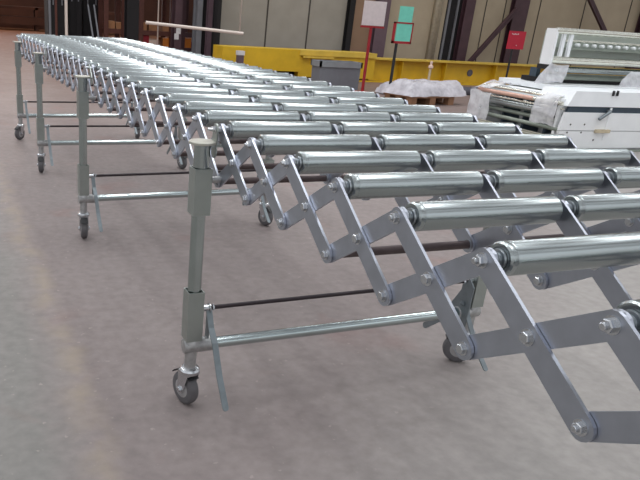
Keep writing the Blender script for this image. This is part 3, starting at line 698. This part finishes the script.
drape('stretch_film',[[yp(614,92,Y0-.12),yp(650,97,Y0-.12)],[yp(622,80,Y0-.10),yp(655,84,Y0-.10)],[yp(632,72,Y0-.06),yp(660,71,Y0-.06)]],M_FILM,uu,25,.02)
# ================================================================= WHITE HANGING PIPE
Yp=9.0
def pp(px,py): return at(px,py,Y=Yp)
pr=thing('overhead_pipe',pp(200,27),'slim white pipe hung low on two drop rods across the far hall','pipe')
bm=B(); tube(bm,pp(146,22.5),pp(243,33.5),.022,14); link('pipe',bm,M_PIPE,pr)
for (x0_,y0_,x1_,y1_) in ((157.5,40,160,-10),(239.5,33,241,-10)):
    a=pp(x0_,y0_); bm=B(); tube(bm,a,V((a.x,a.y,6.99)),.009,10); link('drop_rod',bm,M_PIPE,pr)
# ================================================================= FAR STORAGE RACKS
def rp(px,py,Y): return at(px,py,Y=Y)
def rack(pxa,pxb,Y,m,label,levels=None,H=3.2,D=.78):
    xa,xb=rp(pxa,35,Y).x,rp(pxb,35,Y).x
    r=thing('storage_rack',((xa+xb)/2,Y+D/2,0),label,'rack')
    for x in (xa,xb-.09):
        for y in (Y,Y+D-.08):
            bm=B(); box(bm,(x+.045,y+.04,H/2),.045,.04,H/2); link('upright',bm,m,r,smooth=False)
    for z in LV:
        for y in (Y,Y+D-.05):
            bm=B(); obox(bm,V((xa+.09,y+.005,z)),V((xb-xa-.18,0,0)),V((0,.045,0)),UZ*.09); link('beam',bm,m,r,smooth=False)
        bm=B(); obox(bm,V((xa+.09,Y+.05,z+.06)),V((xb-xa-.18,0,0)),V((0,D-.10,0)),UZ*.02); link('shelf_deck',bm,M_RACK,r,smooth=False)
    return xa,xb
Z1=rp(150,46.5,13.65).z; Z2=rp(150,31,13.65).z; LV=(Z1-.082,Z2-.082,Z2+.72,Z2+1.45)
rack(104,126,13.6,M_RACK,'brown storage rack at the far left, nearest the dark column')
rack(139,174,13.6,M_RACK,'brown storage rack holding the dark red crate and pale carton')
rack(181,197,13.6,M_MAR,'maroon storage rack beside the grey column, holding an orange bin')
def rbox(px0,px1,py0,py1,Y,m,name,label,cat,group=None,z0=None,D=.4):
    a=rp(px0,(py0+py1)/2,Y); b_=rp(px1,(py0+py1)/2,Y); zt_=rp((px0+px1)/2,py0,Y).z; zb_=rp((px0+px1)/2,py1,Y).z
    if z0 is not None: zt_=z0+(zt_-zb_); zb_=z0
    bm=B(); obox(bm,V((a.x,Y,zb_)),V((b_.x-a.x,0,0)),V((0,D,0)),UZ*(zt_-zb_))
    o=link(name,bm,m,smooth=False,loc=V(((a.x+b_.x)/2,Y+D/2,zb_))); tag(o,label,cat,group)
rbox(141,149,35,46,13.65,M_BOXRED,'storage_crate','dark red crate at the left of the middle rack, lowest level','crate',z0=Z1)
rbox(149,157,39.5,46.5,13.66,M_BOXW,'carton','pale carton beside the dark red crate on the middle rack','carton',z0=Z1)
rbox(163,171.5,38,47,13.65,M_ORANGE,'storage_bin','orange bin at the right end of the middle rack','bin',z0=Z1)
rbox(183,191,39,49,13.65,M_ORANGE,'storage_bin','orange bin in the maroon rack beside the grey column','bin',z0=Z1)
rbox(191.3,194,42,48,13.66,M_BOXRED,'storage_crate','small dark red crate right of the orange bin in the maroon rack','crate',z0=Z1)
rbox(141,147,22,30,13.65,M_BOXTAN,'carton','tan carton on the second level of the middle rack, left','carton',z0=Z2)
rbox(149,157,22,31,13.65,M_BOXTAN,'carton','tan carton on the second level of the middle rack, centre','carton',z0=Z2)
rbox(163,169,23,30,13.65,M_BOXTAN,'carton','tan carton on the second level of the middle rack, right','carton',z0=Z2)
rbox(107,115,22,30,13.65,M_BOXTAN,'carton','tan carton on the second level of the far left rack, left','carton',z0=Z2)
rbox(116,123,23,30,13.65,M_BOXTAN,'carton','tan carton on the second level of the far left rack, right','carton',z0=Z2)
rbox(108,114,30,37,13.65,M_BOXTAN,'carton','small tan carton low in the far left rack, left','carton',z0=Z1)
rbox(117,122,31,37,13.65,M_BINR,'carton','grey carton low in the far left rack, right','carton',z0=Z1)
# dark machinery and columns between
def col(pxa,pxb,Y,m,label,H=6,D=.3):
    xa,xb=rp(pxa,35,Y).x,rp(pxb,35,Y).x
    r=thing('steel_column',((xa+xb)/2,Y+D/2,0),label,'column'); t=.03
    bm=B(); obox(bm,V((xa,Y,0)),V((xb-xa,0,0)),V((0,t,0)),UZ*H); link('front_flange',bm,m,r,smooth=False)
    bm=B(); obox(bm,V(((xa+xb)/2-.01,Y+t,0)),V((.02,0,0)),V((0,D-2*t,0)),UZ*H); link('web',bm,m,r,smooth=False)
    bm=B(); obox(bm,V((xa,Y+D-t,0)),V((xb-xa,0,0)),V((0,t,0)),UZ*H); link('rear_flange',bm,m,r,smooth=False)
    return r
col(127,138.5,12.9,M_DARK,'broad near-black column between the two brown racks')
r_=col(174.5,181.5,12.9,M_MAR,'dark maroon column with white paper tags beside the orange bins')
for px,py in ((178.5,31),(176.5,36.5)):
    c=rp(px,py,12.89); bm=B(); box(bm,(c.x,12.893,c.z),.045,.004,.055); link('paper_tag',bm,M_PAPER,r_,smooth=False)
col(196.5,201.5,12.7,M_GCOL,'grey painted column left of the faded maroon column')
col(201.8,207,12.8,M_DARK,'near-black narrow column right of the grey column')
col(216.6,220,12.2,M_DARK,'near-black narrow upright at the left end of the yellow girder')
# dark cabinets beyond the conveyor end
def cabinet(pxa,pxb,Y,H,m,label):
    xa,xb=rp(pxa,35,Y).x,rp(pxb,35,Y).x; D=.8
    r=thing('machine_cabinet',((xa+xb)/2,Y+D/2,0),label,'cabinet')
    bm=B(); obox(bm,V((xa,Y,.06)),V((xb-xa,0,0)),V((0,D,0)),UZ*(H-.06)); link('cabinet_body',bm,m,r,smooth=False)
    bm=B(); obox(bm,V((xa+.04,Y+.04,0)),V((xb-xa-.08,0,0)),V((0,D-.08,0)),UZ*.06); link('plinth',bm,M_BLK,r,smooth=False)
    n=2
    for i in range(n):
        w=(xb-xa)/n; bm=B(); obox(bm,V((xa+w*i+.02,Y-.02,.10)),V((w-.04,0,0)),V((0,.02,0)),UZ*(H-.16)); dd=link('door',bm,m,r,smooth=False)
        bm=B(); obox(bm,V((xa+w*(i+1)-.08,Y-.04,H*.45)),V((.02,0,0)),V((0,.02,0)),UZ*.15); link('handle',bm,M_GCOL,dd,smooth=False)
cabinet(48.5,66,14.0,2.3,M_DARK,'tall black cabinet at the far left, nearest the orange floor')
cabinet(69,82,14.2,2.5,M_DARK,'tall black cabinet left of the leaning rods')
cabinet(83,99,14.5,2.4,M_DARK,'tall black cabinet behind the leaning rods')
for px,w_,m,lb in ((50.2,1.3,M_GCOL,'slim grey upright pipe before the leftmost black cabinet'),(56.5,1.3,M_RACK,'slim brown upright pipe before the leftmost black cabinet'),(66.5,1.6,M_PIPE,'pale upright pipe between the leftmost and middle black cabinets')):
    a=rp(px,33,13.4); bm=B(); tube(bm,V((a.x,13.4,0)),V((a.x,13.4,3)),.018*w_,12); tag(link('upright_pipe',bm,m),lb,'pipe')
for px0,px1,lb in ((93,88,'thin grey rod leaning left against the right black cabinet'),(98.5,94,'thin grey rod leaning close to the tan cartons')):
    a=rp(px0,37,13.5); b_=rp(px1,5,13.9); bm=B(); a0=a+(a-b_)*((a.z)/(b_.z-a.z)); tube(bm,V((a0.x,a0.y,.0)),b_,.018,10); tag(link('leaning_rod',bm,M_GCOL),lb,'rod')
# brown workbench past the far floor, left
bm=B()
# added glowing panels high on the far wall, unseen, to whiten roller reflections
mw=bpy.data.materials.new('reflection_fill_glow'); mw.use_nodes=True; nb=mw.node_tree.nodes['Principled BSDF']; nb.inputs['Base Color'].default_value=(.6,.65,.7,1); nb.inputs['Roughness'].default_value=.1
nb.inputs['Emission Color'].default_value=(.85,.93,1,1); nb.inputs['Emission Strength'].default_value=3.0
for i in range(5):
    bm=B(); box(bm,(-8+5.6*i,29.87,4.7),2.6,.03,1.75); tag(link('glow_panel_%d'%(i+1),bm,mw,smooth=False),kind='structure')
GR={'carton':'cartons on the far storage racks','storage_crate':'dark red crates on the far storage racks','storage_bin':'orange bins on the far storage racks','storage_rack':'storage racks at the far left','sign_stand':'sign stands before the yellow girder','steel_column':'steel columns along the back of the hall','diagonal_brace':'diagonal wall braces','machine_cabinet':'black cabinets at the far left','upright_pipe':'upright pipes before the black cabinets','leaning_rod':'leaning grey rods','wrapped_load':'film-wrapped loads on the floor'}
for o in list(C.objects):
    if o.parent is None and 'label' in o:
        k_=o.name.split('.')[0]
        if k_ in GR and 'group' not in o: o['group']=GR[k_]
# ================================================================= LIGHT
bm=B()
for i in range(10):
    y_=-7.5+3.6*i; box(bm,(4,y_+1.05,7.05),16,.85,.05)
tag(link('ceiling',bm,M_CEIL,smooth=False),kind='structure')
bm=B()
for i in range(9): box(bm,(-11+3.7*i,12,6.85),.08,20,.15)
tag(link('trim_3',bm,M_MAR,smooth=False),kind='structure')
w=bpy.data.worlds.new('hall'); SC.world=w; w.use_nodes=True; nt=w.node_tree; N=nt.nodes
bg=N['Background']; tc=N.new('ShaderNodeTexCoord'); sp=N.new('ShaderNodeSeparateXYZ'); nt.links.new(tc.outputs['Generated'],sp.inputs[0])
rp_=N.new('ShaderNodeValToRGB'); e_=rp_.color_ramp.elements
e_[0].position=.0; e_[0].color=(.30,.29,.29,1); e_[1].position=1; e_[1].color=(1.10,1.15,1.22,1)
for p_,c_ in ((.08,(.62,.62,.63,1)),(.35,(1.02,1.06,1.12,1))): q=e_.new(p_); q.color=c_
nt.links.new(sp.outputs[2],rp_.inputs[0]); nt.links.new(rp_.outputs[0],bg.inputs[0]); bg.inputs[1].default_value=1.0
def area(x,y,z,sx,sy,E_,col=(1,1,1),tilt=(0,0,0)):
    L=bpy.data.lights.new('hall_lamp','AREA'); L.shape='RECTANGLE'; L.size=sx; L.size_y=sy; L.energy=E_; L.color=col
    o=bpy.data.objects.new('hall_lamp',L); C.objects.link(o); o.location=(x,y,z); o.rotation_euler=tilt
for x in (-2.5,2.0,6.5):
    for y in (1.5,6.5,11): area(x,y,6.6,.5,3.6,85,(.96,.98,1))
area(5,17,6.4,9,1.2,90,(1,.96,.92))
for x,y in ((-1.5,19),(-1,25)): area(x,y,5.5,3,3,120,(1,.5,.22))
vs=SC.view_settings; SC.display_settings.display_device='sRGB'; vs.view_transform='Standard'; vs.look='None'; vs.gamma=1; vs.exposure=.06; vs.use_curve_mapping=False
